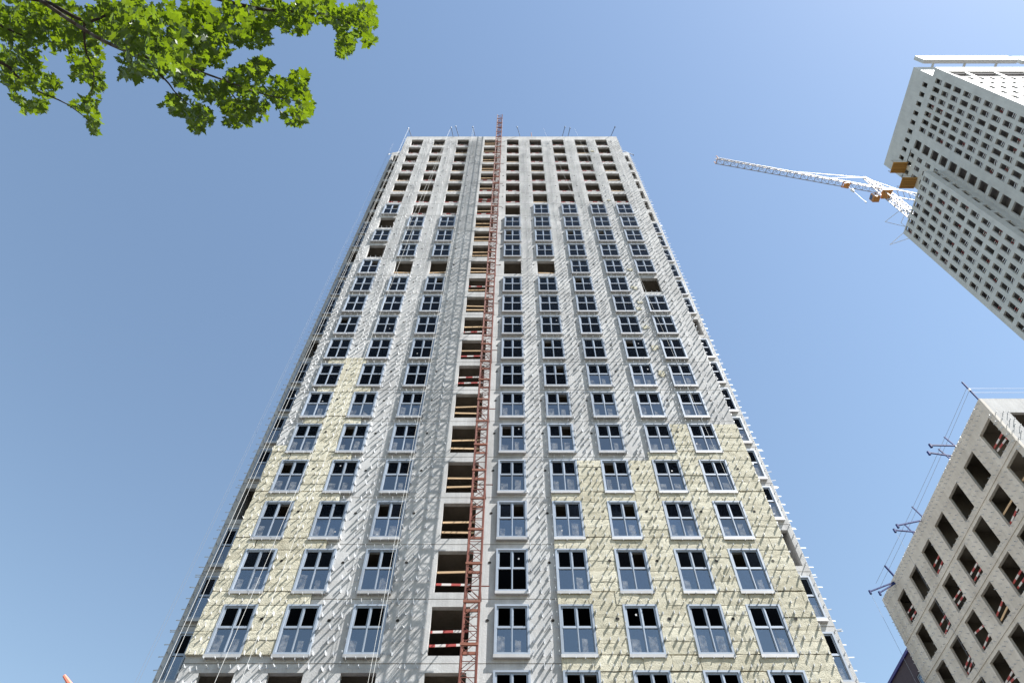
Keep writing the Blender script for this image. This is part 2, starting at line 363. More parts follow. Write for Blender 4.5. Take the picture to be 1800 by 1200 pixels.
# ---- insulation boards
YI = Y0-.115
def in_wool(x, z):
    k = math.floor((z-ZB(1)+.72)/H)+1; zz = z-ZB(k)           # strip below opening belongs to row k
    strip = zz < 0
    if z < ZB(1)-.06 and x < 0: return False
    if x < 0:
        if k < 1 or x > -8.8: return False
        if strip: return (k == 1 and x < -9.3) or (2 <= k <= 5 and x < -8.85) or (k in (6, 7) and -12.2 < x < -8.9) or (k == 8 and -12.0 < x < -9.6 )
        if x > -9.75: return False
        if x < -12.5: return k <= 4 or (k == 5 and zz < .7)
        return k <= 7
    if k <= 3: return x > 1.95
    if k == 4: return x > (1.95 if strip else 3.42)
    if k == 5: return x > (7.4 if strip else 8.95)
    return False
BV = []
for q in range(6):                                    # six rough-edged board shapes, unit sized
    nx, nz = 7, 4; mb = MB(); idx = {}
    for i in range(nx+1):
        for j in range(nz+1):
            e = (i in (0, nx)) or (j in (0, nz))
            idx[i, j] = len(mb.v)
            mb.v.append((i/nx+random.gauss(0, .006 if not e else .009), -1+(random.gauss(0, .035) if not e else abs(random.gauss(.03, .05))), j/nz+random.gauss(0, .009)))
    for i in range(nx):
        for j in range(nz): mb.f.append((idx[i,j], idx[i+1,j], idx[i+1,j+1], idx[i,j+1]))
    n0 = len(mb.v); mb.v += [(0,0,0),(1,0,0),(1,0,1),(0,0,1)]
    mb.f.append(tuple([n0, n0+1]+[idx[i,0] for i in range(nx, -1, -1)]))
    mb.f.append(tuple([n0+2, n0+3]+[idx[i,nz] for i in range(0, nx+1)]))
    mb.f.append(tuple([n0+3, n0]+[idx[0,j] for j in range(0, nz+1)]))
    mb.f.append(tuple([n0+1, n0+2]+[idx[nx,j] for j in range(nz, -1, -1)]))
    BV.append(mb.mesh('insulation_board', M['wool']))
def board(x0, x1, z0, z1):
    if not in_wool((x0+x1)/2, (z0+z1)/2) or x1-x0 < .1: return
    g = .006
    add('insulation_board', random.choice(BV), tower, (x0+g, Y0-.001, z0+g), (0, random.gauss(0, .004), 0), (x1-x0-2*g, .115+random.gauss(0, .008), z1-z0-2*g))
for k in range(-1, 9):
    for (a, b) in piers:
        if b < 1.9 and not b < -6: continue
        n = 4; jz0 = random.uniform(-.02, .03)
        for q in range(n):
            jz = [0]+[random.uniform(-.12, .12) for _ in range(3)]+[0]; z0, z1 = ZB(k)+OH*q/n+jz0, ZB(k)+OH*(q+1)/n+(jz[q+1] if q < 3 else random.uniform(-.03, .03)); jz0 = z1-(ZB(k)+OH*(q+1)/n)
            aa, bb = a+.035 if a > XL else a-random.uniform(0, .05), b-.035 if b < XR else b
            board(aa, bb, z0, z1)
    x = XL-.02
    brk = [XL]
    while x < XR:
        x += random.uniform(.95, 1.25); brk.append(min(x, XR))
    for e in (-9.3, -8.85, -12.2, 1.95, 7.4): brk.append(e)
    brk = sorted(set(brk))
    for a, b in zip(brk, brk[1:]): board(a, b, ZB(k)-.715+random.uniform(-.03,.015), ZB(k)-.02-random.uniform(0,.04))
for k in (7, 8, 9, 10, 11, 12, 17, 22):
    for q in range(random.choice((1, 2))):
        add('insulation_patch', random.choice(BV), tower, (9.15+random.uniform(0,.3), Y0-.001, ZB(k)+random.uniform(.2, 1.3)), (0, random.gauss(0, .2), 0), (random.uniform(.25,.45), .05, random.uniform(.2,.45)))
for k in range(0, 24):
    for x in HX:
        y = Y0-.125 if in_wool(x, ZB(k)+1.6) else Y0-.001
        if k >= 20 and random.random() < .5: continue
        add('painted_tie_hole', TIE_HOLE, tower, (x+random.uniform(-.03, .03), y, ZB(k)+1.6))

# ---- brackets: 300 nearest as objects, the rest joined
def bracket_geo(m, x, y, z, L=.19, hz=.08, dirn=(0,-1), tilt=0.0):
    """aluminium L bracket: base plate, long blade, short turned-up end"""
    dx, dy = dirn; px, py = -dy, dx
    def pt(a, s, zz): return (x+dx*a+px*s+px*a*tilt, y+dy*a+py*s+py*a*tilt, z+zz)
    def bx(a0, a1, s0, s1, h0, h1):
        n = len(m.v)
        m.v += [pt(a0,s0,h0),pt(a1,s0,h0),pt(a1,s1,h0),pt(a0,s1,h0),pt(a0,s0,h1),pt(a1,s0,h1),pt(a1,s1,h1),pt(a0,s1,h1)]
        for q in ((0,3,2,1),(4,5,6,7),(0,1,5,4),(1,2,6,5),(2,3,7,6),(3,0,4,7)): m.f.append(tuple(n+i for i in q))
    bx(.001, .010, -.008, .04, -hz*.5, hz*.5); bx(.010, L, -.005, .004, -hz*.5, hz*.5); bx(L-.05, L-.002, .004, .016, -hz*.5+.01, hz*.5-.01)
BR = []                                                   # (x, z, tall?)
for k in range(-1, KTOP+1):
    for i, (a, b) in enumerate(piers):
        if i == 4: continue
        if i == 0: px = [(a+.1, 0), (a+.38, 1), (b-.1, 0)]
        elif i == 3: px = [(a+.13, 0), (a+.45, 1), (a+.8, 0), (a+1.12, 1), (b-.28, 0)]
        elif i == 9: px = [(a+.12, 0), (a+.5, 1), (a+.85, 0), (b-.1, 1)]
        else: px = [(a+.12, 1), ((a+b)/2-.08, 1), ((a+b)/2+.24, 1), (b-.13, 0)]
        for j in range(5):
            z = ZB(k)-.52+.598*j
            if z > ROOF-.25: continue
            for x, t in px:
                BR.append((x+random.gauss(0, .035), z+random.gauss(0, .04)+(0 if t == 0 else -.04), t))
    for c in range(9):
        if c in (3, 4): continue
        for q in range(4): BR.append((COLS[c]+.08+q*.42+random.gauss(0, .02), ZB(k)-.2+random.gauss(0, .012), 0))
        for q in range(3): BR.append((COLS[c]+.25+q*.46+random.gauss(0, .02), ZB(k)-.52+random.gauss(0, .012), 0))
BR = [b for b in BR if b[1] > 12.5 and random.random() > .05]
BR.sort(key=lambda b: b[1])
BMS = []
for hz in (.07, .13):
    for v in range(3):
        mb = MB(); bracket_geo(mb, 0, 0, 0, .24+random.uniform(-.02, .025), hz, tilt=random.uniform(-.12, .12)); BMS.append(mb.mesh('bracket', M['alu']))
for x, z, t in BR[:300]: add('bracket', BMS[3*t+random.randrange(3)], tower, (x, Y0, z), (0, random.gauss(0, .05), 0))
mb = MB()
for x, z, t in BR[300:]: bracket_geo(mb, x, Y0, z, .24+random.uniform(-.04, .04), (.075, .145)[t]*random.uniform(.75, 1.25), tilt=random.gauss(0, .12))
for k in range(0, KTOP+1):                                # brackets on the returns and wing sides
    for j in range(5):
        z = ZB(k)-.5+.598*j
        if z > ROOF-.3: continue
        for dz in ((0,) if j else (0, .13)):
            bracket_geo(mb, XWL, YW+.2, z+dz+random.gauss(0, .02), .34+random.uniform(-.05, .05), .05, (-1, 0), random.gauss(0, .05))
            bracket_geo(mb, XWR, YW+.2, z+dz+random.gauss(0, .02), .30+random.uniform(-.06, .08), .06, (1, 0), random.gauss(0, .1))
            bracket_geo(mb, XWR, YW+.7, z+dz+.2+random.gauss(0, .02), .30+random.uniform(-.06, .08), .06, (1, 0), random.gauss(0, .1))
        for yy in (.35, 1.1, 1.7):
            bracket_geo(mb, XL, Y0+yy, z+random.gauss(0, .04), .22+random.uniform(-.05, .06), .09, (-1, 0), random.gauss(0, .15))
            bracket_geo(mb, XR, Y0+yy, z+random.gauss(0, .04), .24+random.uniform(-.05, .06), .09, (1, 0), random.gauss(0, .15))
        for xx in (XWL+.12, XWR-.12, XR+.15): bracket_geo(mb, xx, YW, z+random.gauss(0, .03), .2, .08)
o = add('bracket', mb.mesh('bracket_field', M['alu']), tower); o['kind'] = 'stuff'

# ---- roof edge: red and white guard boards (parts of the tower)
RR = railmesh(2.0, M['rail']); pm = MB(); pm.bar((0,0,0), (0,0,.75), .025); PM = pm.mesh('guard_post', M['red'])
for x in (-12.4, -10.2, -8.1, 2.6, 5.5, 7.4, 9.2):
    add('guard_rail', RR, tower, (x, Y0+.6, ROOF+.42), (0, random.uniform(-.06, .06), 0))
    add('guard_post', PM, tower, (x+.1, Y0+.66, ROOF-.08)); add('guard_post', PM, tower, (x+1.9, Y0+.66, ROOF-.08))

# ---- outriggers on the main roof
def outrigger(root, tip, mat, label, group, thick=.05, post=None, tail=None):
    t = thing('roof_outrigger', label, 'outrigger', root, group)
    root, tip = Vector(root), Vector(tip)
    d = (tip-root); back = root-d.normalized()*(tail or 1.6)
    if tail is not None: back.z = root.z
    b = MB(); b.bar(back, tip, thick, 4); ob = add('beam', b.mesh('beam', mat), t)
    e = MB(); e.bar(tip+Vector((0,0,.10)), tip-Vector((0,0,.22)), thick*1.5, 6); add('pulley_head', e.mesh('pulley_head', mat), t)
    f = MB(); f.bar((root.x, root.y, root.z), (root.x, root.y, root.z-.65), thick*1.1); add('stand', f.mesh('stand', mat), t)
    f = MB(); f.bar((back.x, back.y, back.z), (back.x, back.y, back.z-.65), thick*1.1); add('stand', f.mesh('stand', mat), t)
    f = MB(); f.box(back.x-.3, back.x+.3, back.y-.2, back.y+.2, back.z-.64, back.z-.25); add('ballast', f.mesh('ballast', M['concrete']), t)
    if post:
        f = MB(); f.bar(root, root+Vector(post), thick*.8); add('strut', f.mesh('strut', mat), t)
    return t
ZO = ROOF+.6
gm = 'outriggers along the main tower roof'
for (bx_, by_), (tx_, ty_), lab in [
        ((724,238),(718,225),'slate outrigger at the corner of the main roof above the shaded wing'),
        ((797,238),(793,224),'shorter slate outrigger of a close pair on the shaded-wing half of the main roof'),
        ((807,238),(801,222),'longer slate outrigger of a close pair on the shaded-wing half of the main roof'),
        ((836,238),(831,223),'single slate outrigger on the main roof next to the hoist mast shadow'),
        ((915,239),(909,223),'single slate outrigger on the main roof beside the red hoist mast, on its sunlit side'),
        ((988,239),(993,223),'slate outrigger beside the tall thin roof pole, nearer the pole'),
        ((998,239),(1002,225),'slate outrigger beside the tall thin roof pole, farther from the pole'),
        ((1073,239),(1081,223),'slate outrigger at the main roof corner next to the sunlit wing')]:
    yb = 26.06; b0 = onY(bx_, by_, yb); b0 = Vector((b0.x, yb, ZO))
    s = ty_+198; yt = (ZO-CAMZ)*SP**2/F_PX/(1/s-SP*CP/F_PX); t0 = onY(tx_, ty_, yt)
    outrigger((b0.x, b0.y+.3, ZO), (t0.x, t0.y, ZO+.02), M['slate'], lab, gm, .045)
for sx, px, py, bx_, by_, lab in ((-1, 684, 271, 694, 284, 'pale outrigger on the roof of the shaded set-back wing'), (1, 1113, 272, 1108, 281, 'slate outrigger on the roof of the sunlit set-back wing')):
    s = py+198; yt = (ZO-CAMZ)*SP**2/F_PX/(1/s-SP*CP/F_PX); t0 = onY(px, py, yt)
    outrigger((t0.x-sx*.55, YW+.3, ZO), (t0.x, t0.y, ZO), M['white'] if sx < 0 else M['slate'], lab, gm, .045)
pl = thing('roof_pole', 'tall thin reddish pole standing on the main tower roof', 'pole', (2.35, 26.6, ROOF-.06))
b = MB(); b.bar((2.35,26.6,ROOF-.06), (2.35,26.6,ROOF+3.6), .05, 6); add('shaft', b.mesh('shaft', M['red']), pl)
b = MB(); b.box(2.1,2.6,26.4,26.8,ROOF-.055,ROOF+.05); add('foot', b.mesh('foot', M['slate']), pl)

# ---- ropes hanging in front of the main facade
def rope(p, q, label, r=.0075, mat='rope', sag=0, group='ropes hanging down the main tower'):
    p, q = Vector(p), Vector(q); b = MB(); n = 8 if sag else 1; last = p
    for i in range(1, n+1):
        t = i/n; c = p.lerp(q, t) - Vector((0, 0, sag*4*t*(1-t))); b.bar(last, c, r, 5); last = c
    o = add('rope', b.mesh('rope', M[mat])); o.data.transform(Matrix.Translation(-q)); o.location = q; WP[o] = q.copy()
    return tag(o, label, 'rope', group)
YR = 25.1; top = lambda x: (x, YR, ZO-.1)
def rx(ratio, y=YR): return ratio*y/SP
ZC = 14.5
rope(top(rx(-.4325)), (rx(-.4395), YR, ZC), 'pale rope along the corner beside the shaded wing, one against the windows')
rope(top(rx(-.4335)), (rx(-.4455), YR-.1, ZC), 'pale rope along the corner beside the shaded wing, one standing farther off')
rope((rx(-.467,27.0), 27.0, ZO-.1), (rx(-.472,26.4), 26.4, ZC), 'thin wire hanging free beside the shaded wing, against the sky', .006, 'wire')
rope((rx(-.470,27.0), 27.0, ZO-.1), (rx(-.476,26.4), 26.4, ZC), 'second thin wire hanging free beside the shaded wing', .006, 'wire')
rope(top(rx(-.26)), (rx(-.378), YR, ZC), 'pale slanting rope crossing the window column next to the shaded corner')
rope((rx(-.26), YR, ZO-.1), (rx(-.345), YR, ZC), 'pale slanting rope ending between the two insulated window columns')
rope(top(rx(-.166)), (rx(-.183), YR, ZC), 'pale rope in front of the third window column, ending at the hoist motor')
rope(top(rx(-.162)), (rx(-.178), YR, ZC), 'second pale rope in front of the third window column beside the first')
rope(top(rx(.125)), (rx(.235), YR, 52), 'pale rope slanting across only the upper windows between mast and sunlit wing')
rope(top(rx(.255)), (rx(.385), YR, ZC), 'long pale rope slanting across the outer window columns on the sunlit side')

# ---- suspended work platform just under the frame edge
cr = thing('suspended_platform', 'blue suspended work platform with pale sheets hanging low on the main facade', 'platform', (-9, 25.2, 13.1))
ZP = 13.15
f = MB(); f.box(-13.5, -4.9, 24.9, 25.5, ZP, ZP+.08); add('deck', f.mesh('deck', M['blue']), cr)
for z in (ZP+.55, ZP+1.05):
    for y in (24.92, 25.48): f = MB(); f.bar((-13.5,y,z), (-4.9,y,z), .03); add('rail', f.mesh('rail', M['blue']), cr)
for x in [-13.5+.86*i for i in range(11)]:
    f = MB(); f.bar((x,24.92,ZP), (x,24.92,ZP+1.05), .025); f.bar((x,25.48,ZP), (x,25.48,ZP+1.05), .025); add('post', f.mesh('post', M['blue']), cr)
for x in (-13.1, -5.4):
    f = MB(); f.box(x-.2, x+.2, 25.0, 25.35, ZP+.5, ZP+1.38); f.bar((x,25.1,ZP+1.3), (x,25.1,ZP+1.6), .05); add('hoist_motor', f.mesh('hoist_motor', M['blue']), cr)
for x, w_, h_, mt in ((-12.9,1.1,1.32,'white'), (-11.9,1.0,1.25,'violet'), (-9.1,.9,1.3,'white')):
    f = MB(); n = 8
    for i in range(n):
        za = [ZP+h_+random.uniform(-.12, .12) for _ in range(2)]
        f.quad((x+w_*i/n,24.85,ZP+.3), (x+w_*(i+1)/n,24.85+random.uniform(-.05,.05),ZP+.3), (x+w_*(i+1)/n,24.9,za[1]), (x+w_*i/n,24.9,za[0]))
    add('sheet', f.mesh('sheet', M[mt]), cr)
f = MB(); f.box(-11.15,-10.55,25.0,25.4,ZP+.9,ZP+1.36); add('control_box', f.mesh('control_box', M['pale_green']), cr)

# ================================================================ hoist mast
XM, YM, MW = -1.70, 24.6, .30; SEC = 1.89; NS = 48
mast = thing('hoist_mast', 'rust red lattice hoist mast rising in front of the main tower past its roof', 'mast', (XM, YM, 0))
f = MB()
for sx in (-1, 1):
    for sy in (-1, 1): f.bar((sx*MW, sy*MW, 0), (sx*MW, sy*MW, SEC-.004), .036, 6)
for z in (.62, 1.25):
    for a, b in (((-1,-1),(1,-1)), ((1,-1),(1,1)), ((1,1),(-1,1)), ((-1,1),(-1,-1))): f.bar((a[0]*MW,a[1]*MW,z), (b[0]*MW,b[1]*MW,z), .017)
for i in range(3):                                     # braces of back and side faces
    z0, z1 = .63*i+.03, .63*(i+1)-.03; s = 1 if i % 2 else -1
    f.bar((s*MW, MW, z0), (-s*MW, MW, z1), .014); f.bar((-MW, s*MW, z0), (-MW, -s*MW, z1), .014); f.bar((MW, -s*MW, z0), (MW, s*MW, z1), .014)
f.bar((MW+.04, -MW-.02, 0), (MW+.04, -MW-.02, SEC-.004), .02, 4)
SM = f.mesh('mast_section', M['red'])
f = MB(); f.ring(-MW-.05, MW+.05, -.055, .055, .05, -MW-.045, -MW-.03); f.box(-MW-.04, MW+.04, -MW-.03, -MW+.03, -.06, .06); f.box(-MW-.04, MW+.04, MW-.03, MW+.03, -.06, .06)
f.box(-MW-.03, -MW+.03, -MW+.03, MW-.03, -.05, .05); f.box(MW-.03, MW+.03, -MW+.03, MW-.03, -.05, .05); FM = f.mesh('flange', M['redlight'])
BRC = []
for s in (1, -1):
    f = MB(); f.bar((s*MW, -MW, .03), (-s*MW, -MW, .60), .016); BRC.append(f.mesh('diagonal_brace', M['red']))
for i in range(NS):
    z = i*SEC; o = add('mast_section', SM, mast, (XM, YM, z))
    add('flange', FM, o, (XM, YM, z+.06))
    for q in range(3): add('diagonal_brace', BRC[(i+q) % 2], o, (XM, YM, z+.63*q))
for i in range(2, 14):                                 # ties back to the facade
    z = ZB(2*i-4)-.45
    f = MB()
    for sx in (-1, 1): f.bar((XM+sx*MW, YM+MW, z), (XM+sx*MW, Y0-.01, z), .028)
    f.bar((XM-MW, YM+MW, z), (XM+MW, Y0-.02, z), .02); f.bar((XM-MW-.05, YM+MW+.1, z+.03), (XM+MW+.38, YM+MW+.1, z+.03), .028)
    add('wall_tie', f.mesh('wall_tie', M['red']), mast)
f = MB(); f.box(XM-.9, XM+.9, YM-.9, YM+.9, 0, .25); add('base_plate', f.mesh('base_plate', M['shell']), mast)

# ================================================================ concrete frame building on the right (E)
EX, EY0, EY1, EZ = 31.3, 28.6, 50.3, 36.1+CAMZ
eb = thing('concrete_frame_building', 'bare concrete frame building with empty openings and red white guard rails, blue beams on roof', 'building', (EX+9, 40, 0))
ECOL = [29.06+2.95*i for i in range(7)]; EW = 1.57; EH = 2.27
EZB = lambda k: 32.38+CAMZ-3.0*k
ys = [EY0]
for y in ECOL: ys += [y, y+EW]
ys.append(EY1)
EXC = [32.5+2.95*i for i in range(5)]; exs = [EX+.202]
for x in EXC: exs += [x, x+EW]
exs.append(EX+17)
for k in range(0, 11):
    z1 = EZB(k)+3.0-.36-.01 if k else EZ; z0 = EZB(k)-.36+.01
    grid_wall('x', EX, .2, ys, [z0, EZB(k), EZB(k)+EH, z1], {(2*c+1, 1) for c in range(7)}, M['concreteE'], 'storey_wall', eb)
    grid_wall('y', EY0+.002, .2, exs, [z0, EZB(k), EZB(k)+EH, z1], {(2*c+1, 1) for c in range(5)}, M['concrete'], 'storey_wall', eb)
    boxpart('floor_slab', M['shell'], eb, EX+.03, EX+16.9, EY0+.04, EY1-.03, EZB(k)-.38, EZB(k)-.12)
    boxpart('slab_edge', M['concreteE'], eb, EX-.045, EX-.001, EY0, EY1, EZB(k)-.47, EZB(k)-.27)
boxpart('roof_slab', M['shell'], eb, EX+.31, EX+16.9, EY0+.31, EY1-.31, EZ-.5, EZ-.2)
boxpart('rear_wall', M['concreteE'], eb, EX+.302, EX+17, EY1-.3, EY1, 0, EZ)
boxpart('side_wall', M['concreteE'], eb, EX+16.91, EX+17.2, EY0, EY1, 0, EZ-.01)
boxpart('core_wall', M['shell'], eb, EX+6.5, EX+6.8, EY0+5, EY1-.31, 0, EZ-.5)
for y in ECOL[1:]: boxpart('partition_wall', M['shell'], eb, EX+.31, EX+6.4, y-.75, y-.6, 0, EZ-.5)
f = MB(); f.box(0, .035, 0, EW-.06, 0, .13); ERM = f.mesh('guard_rail', M['rail'])
f = MB(); f.box(0, .035, 0, EW-.06, 0, .13); ERW = f.mesh('guard_rail', M['wood'])
for k in range(0, 8):
    for c in range(7):
        if (k, c) in {(0,1),(0,3),(1,2),(1,6)}: continue
        u = random.random()
        if u < .12: continue
        for dz in ((.42, .95) if u < .8 else (.5,)):
            add('guard_rail', ERM if random.random() < .8 else ERW, eb, (EX+.15+random.uniform(0,.1), ECOL[c]+.03, EZB(k)+dz+random.uniform(-.12, .12)), (random.uniform(-.2, .2), 0, 0))
EB = []
for k in range(0, 9):
    for i in range(8):
        a, b = ys[2*i], ys[2*i+1]; n = max(2, round((b-a)/.42))
        for q in range(n):
            for j in range(5):
                z = EZB(k)-.3+.6*j
                if z < EZ-.1: EB.append((a+(b-a)*(q+.5)/n+random.gauss(0, .03), z+random.gauss(0, .03)))
    for c in range(7):
        for q in range(3): EB.append((ECOL[c]+.2+.55*q, EZB(k)-.13+random.gauss(0, .02)))
for y_ in [EY0+.3+.42*i for i in range(51)]: EB += [(y_, EZ-.25+random.gauss(0,.03)), (y_+.2, EZ-.75+random.gauss(0,.03))]
EB.sort(key=lambda b: -b[1]+b[0]*.55)
mb = MB(); bracket_geo(mb, 0, 0, 0, .2, .06, (-1, 0)); EBM = mb.mesh('bracket', M['alu'])
for y, z in EB[:300]: add('bracket', EBM, eb, (EX, y, z), (random.gauss(0, .08), 0, 0))
mb = MB()
for y, z in EB[300:]: bracket_geo(mb, EX, y, z, .2+random.uniform(-.03, .03), .06, (-1, 0), random.gauss(0, .1))
for k in range(9):
    for j in range(5):
        z = EZB(k)-.3+.6*j
        for xx in (.15, .55): bracket_geo(mb, EX+xx, EY1, z+random.gauss(0, .04), .26, .07, (0, 1), random.gauss(0, .1))
        for xx in (.2, .7, 1.0): bracket_geo(mb, EX+xx, EY0, z+random.gauss(0, .04), .2, .07, (0, -1))
o = add('bracket', mb.mesh('bracket_field', M['alu']), eb); o['kind'] = 'stuff'
ge = 'blue outriggers on the concrete frame building'
outs = [((1677,788),(1635,782),'blue flat outrigger in the pair nearest the corner post of the frame building'),
        ((1667,810),(1632,795),'blue outrigger rising outward, pair nearest the corner post of the frame building'),
        ((1619,913),(1577,923),'bright blue flat outrigger of the middle roof pair on the frame building'),
        ((1605,944),(1572,931),'dark blue outrigger rising outward in the middle roof pair on the frame building'),
        ((1570,1020),(1529,1039),'long blue outrigger at the far roof end of the frame building'),
        ((1573,1023),(1546,1041),'short blue outrigger at the far roof end of the frame building')]
tips = []
for (rx_, ry_), (tx_, ty_), lab in outs:
    Yr = EX*SP*(ry_+198)/(rx_-902); t0 = onY(tx_, ty_, Yr)
    outrigger((EX+.25, Yr, EZ+.3), (t0.x, Yr, t0.z), M['blue'], lab, ge, .068, (-.3, 0, 1.0), 1.6); tips.append(Vector((t0.x, Yr, t0.z)))
cp = thing('corner_post', 'blue roof post with white collar at the near corner of the frame building', 'post', (EX+.1, EY0+.15, EZ))
f = MB(); f.bar((EX+.1,EY0+.15,EZ), (EX-.02,EY0+.1,EZ+1.95), .06, 6); add('shaft', f.mesh('shaft', M['blue']), cp)
f = MB(); f.bar((EX+.045,EY0+.125,EZ+1.0), (EX+.035,EY0+.12,EZ+1.16), .09, 6); add('collar', f.mesh('collar', M['white']), cp)
gw = 'wires on the frame building roof'
for dx, dz, lab in ((-.55,.75,'upper wire strung along the shaded roof edge of the frame building'), (-.3,.45,'lower wire strung along the shaded roof edge of the frame building')):
    rope((EX+.0,EY0+.1,EZ+dz+.6), (EX+dx,EY1-1.2,EZ+dz), lab, .012, 'wire', .15, gw)
for dz, lab in ((1.25,'upper wire along the sunlit roof edge of the frame building'), (.8,'lower wire along the sunlit roof edge of the frame building')):
    rope((EX+.03,EY0+.12,EZ+dz), (EX+16,EY0+.12,EZ+dz), lab, .012, 'wire', 0, gw)
rope(tips[4], (tips[4].x+.1, tips[4].y, 2), 'wire hanging from the long blue outrigger at the far roof end', .011, 'wire', 0, gw)
rope(tips[5], (tips[5].x+.1, tips[5].y, 2), 'wire hanging from the short blue outrigger at the far roof end', .011, 'wire', 0, gw)
rope(tips[3], (tips[3].x+.3, tips[3].y+.6, 12), 'wire hanging from the dark blue outrigger of the middle pair', .011, 'wire', 0, gw)

# ================================================================ plum building behind it
pb = thing('plum_building', 'dark plum brick building with violet roof trim behind the frame building', 'building', (50, 66, 0))
PX, PY0, PY1 = 34.0, 53.0, 82.0; PZ = 34.1+CAMZ
py_ = [PY0]
PC = [PY0+1.2+2.6*i for i in range(10)]
for y in PC: py_ += [y, y+1.2]
py_.append(PY1)
for k in range(11):
    z = PZ-3.4-3.0*k
    grid_wall('x', PX, .3, py_, [z-.6, z, z+1.6, z+2.4 if k else PZ], {(2*c+1, 1) for c in range(10)}, M['plum'], 'storey_wall', pb)
    for c in range(10):
        f = MB()
        w0 = PC[c]
        for (a, b, cc, d) in ((w0, w0+.09, z, z+1.6), (w0+1.11, w0+1.2, z, z+1.6), (w0+.09, w0+1.11, z, z+.09), (w0+.09, w0+1.11, z+1.51, z+1.6)): f.box(PX+.06, PX+.14, a, b, cc, d)
        wo = add('window', f.mesh('window', M['frame']), pb)
        f = MB(); f.box(PX+.1, PX+.11, w0+.09, w0+1.11, z+.09, z+1.51); add('pane', f.mesh('pane', M['glass_low']), wo)
boxpart('roof_trim', M['violet'], pb, PX-.15, PX+.31, PY0-.1, PY1+.1, PZ+.002, PZ+.25)
boxpart('body', M['plum'], pb, PX+3, PX+25, PY0+.3, PY1, 0, PZ-.1)
boxpart('front_wall', M['plum'], pb, PX+.302, PX+25, PY0, PY0+.29, 0, PZ)

# ================================================================ far tower (T)
tb = thing('far_tower', 'very tall pale grey concrete tower in stepped blocks with rows of small openings', 'tower', (108, 45, 0))
def far_face(axis, const, inward, u0, u1, centres, widths, ztop, rows, zmin, mat=M['concreteT'], oh=2.5):
    us = [u0]
    for c, w in zip(centres, widths): us += [c-w/2, c+w/2]
    us.append(u1); rows = [r for r in rows if r-oh/2 > zmin+.2]
    vs = [zmin]
    for r in sorted(rows): vs += [r-oh/2, r+oh/2]
    vs.append(ztop)
    grid_wall(axis, const, inward, us, vs, {(2*i+1, 2*j+1) for i in range(len(centres)) for j in range(len(rows))}, mat, 'facade_wall', tb)
XD, XC = 84.0, 88.0; HT = 3.53
# block D
DR = [133.75+CAMZ-3.507*k for k in range(37)]; DC = [49.6+1.83*i for i in range(7)]
DZ = 135.35+CAMZ
far_face('x', XD, .35, 48.2, 62.05, DC, [1.0]*7, DZ, DR, 0, oh=2.55)
far_face('y', 48.2, .35, XD+.352, XC-.002, [86.0], [1.0], DZ, DR, 0)
# block C with the column of wide openings
CR = [147.3+CAMZ-HT*k for k in range(41)]; CC = [33.5+1.67*i for i in range(7)]+[46.75]
far_face('x', XC, .35, 31.26, 48.198, CC, [.98]*7+[1.85], 150.1+CAMZ, CR, 0, oh=2.55)
FCX = [90.0+2.1*i for i in range(22)]
far_face('y', 31.262, .35, XC+.352, 138, FCX, [1.1]*22, 141.9+CAMZ, CR[2:], 0, oh=2.3)
boxpart('roof_band', M['concreteT'], tb, XC+.352, 138, 31.263, 31.6, 146.6+CAMZ, 150.1+CAMZ)
boxpart('recess_wall', M['concreteT'], tb, XC+.352, 138, 32.8, 33.0, 141.5+CAMZ, 146.7+CAMZ)
for x in range(92, 138, 6): boxpart('column', M['concreteT'], tb, x, x+.6, 31.4, 31.9, 141.9+CAMZ, 146.6+CAMZ)
# block A: attic and the part beyond C
AR = [152.3+CAMZ-HT*k for k in range(43)]
ATT = 150.1+CAMZ
far_face('x', XC+.25, .35, 33.0, 54.95, [35.3+1.985*i for i in range(10)], [.95]*10, 158.7+CAMZ, AR[:1], ATT-.6, oh=2.0)
far_face('x', XC+.25, .35, 48.202, 54.95, [49.4, 51.3, 53.2], [.95]*3, ATT-.602, AR[1:], 0, oh=2.0)
boxpart('attic_front', M['concreteT'], tb, XC+.602, 138, 33.001, 33.3, 146.8+CAMZ, 158.7+CAMZ)
boxpart('rear_wall', M['concreteT'], tb, XC+.602, 138, 54.6, 54.949, 0, 158.7+CAMZ)
boxpart('rear_wall', M['concreteT'], tb, XD+.352, 110, 61.7, 62.049, 0, DZ)
for r in DR: boxpart('floor_slab', M['interiorT'], tb, XD+.3, XD+9, 48.5, 61.9, r-1.75, r-1.45)
for r in CR: boxpart('floor_slab', M['interiorT'], tb, XC+.3, XC+49, 31.5, 54.7, r-1.72, r-1.42)
boxpart('core_wall', M['interiorT'], tb, XD+3.2, XD+3.5, 48.6, 61.6, 0, DZ-.5)
boxpart('core_wall', M['interiorT'], tb, XC+1.6, XC+1.9, 31.62, 54.5, 0, 151.4)  # added wall close behind the face, keeps sun out of its openings
boxpart('roof_slab', M['interiorT'], tb, XC+.36, 138, 31.62, 33.0, 149.2+CAMZ, 149.6+CAMZ)
boxpart('core_wall', M['interiorT'], tb, XC+3.6, 137, 34.6, 34.9, 0, 141)
boxpart('roof_slab', M['interiorT'], tb, XD+.36, 110, 48.6, 61.6, DZ-.9, DZ-.5)
boxpart('roof_slab', M['interiorT'], tb, XC+.6, 138, 33.4, 54.5, 158.2, 158.6)
cz = 160+CAMZ
boxpart('roof_crown', M['concreteT'], tb, 90.8, 111.5, 31.7, 32.55, cz, cz+4.2)
boxpart('roof_crown', M['concreteT'], tb, 112.2, 138, 31.75, 32.55, cz-.6, cz+3.7)
for x in range(93, 138, 7): boxpart('strut', M['concreteT'], tb, x, x+.3, 32.552, 33.4, cz-.1, cz+.4); boxpart('column', M['concreteT'], tb, x, x+.3, 33.4, 33.7, 158.2, cz+.4)
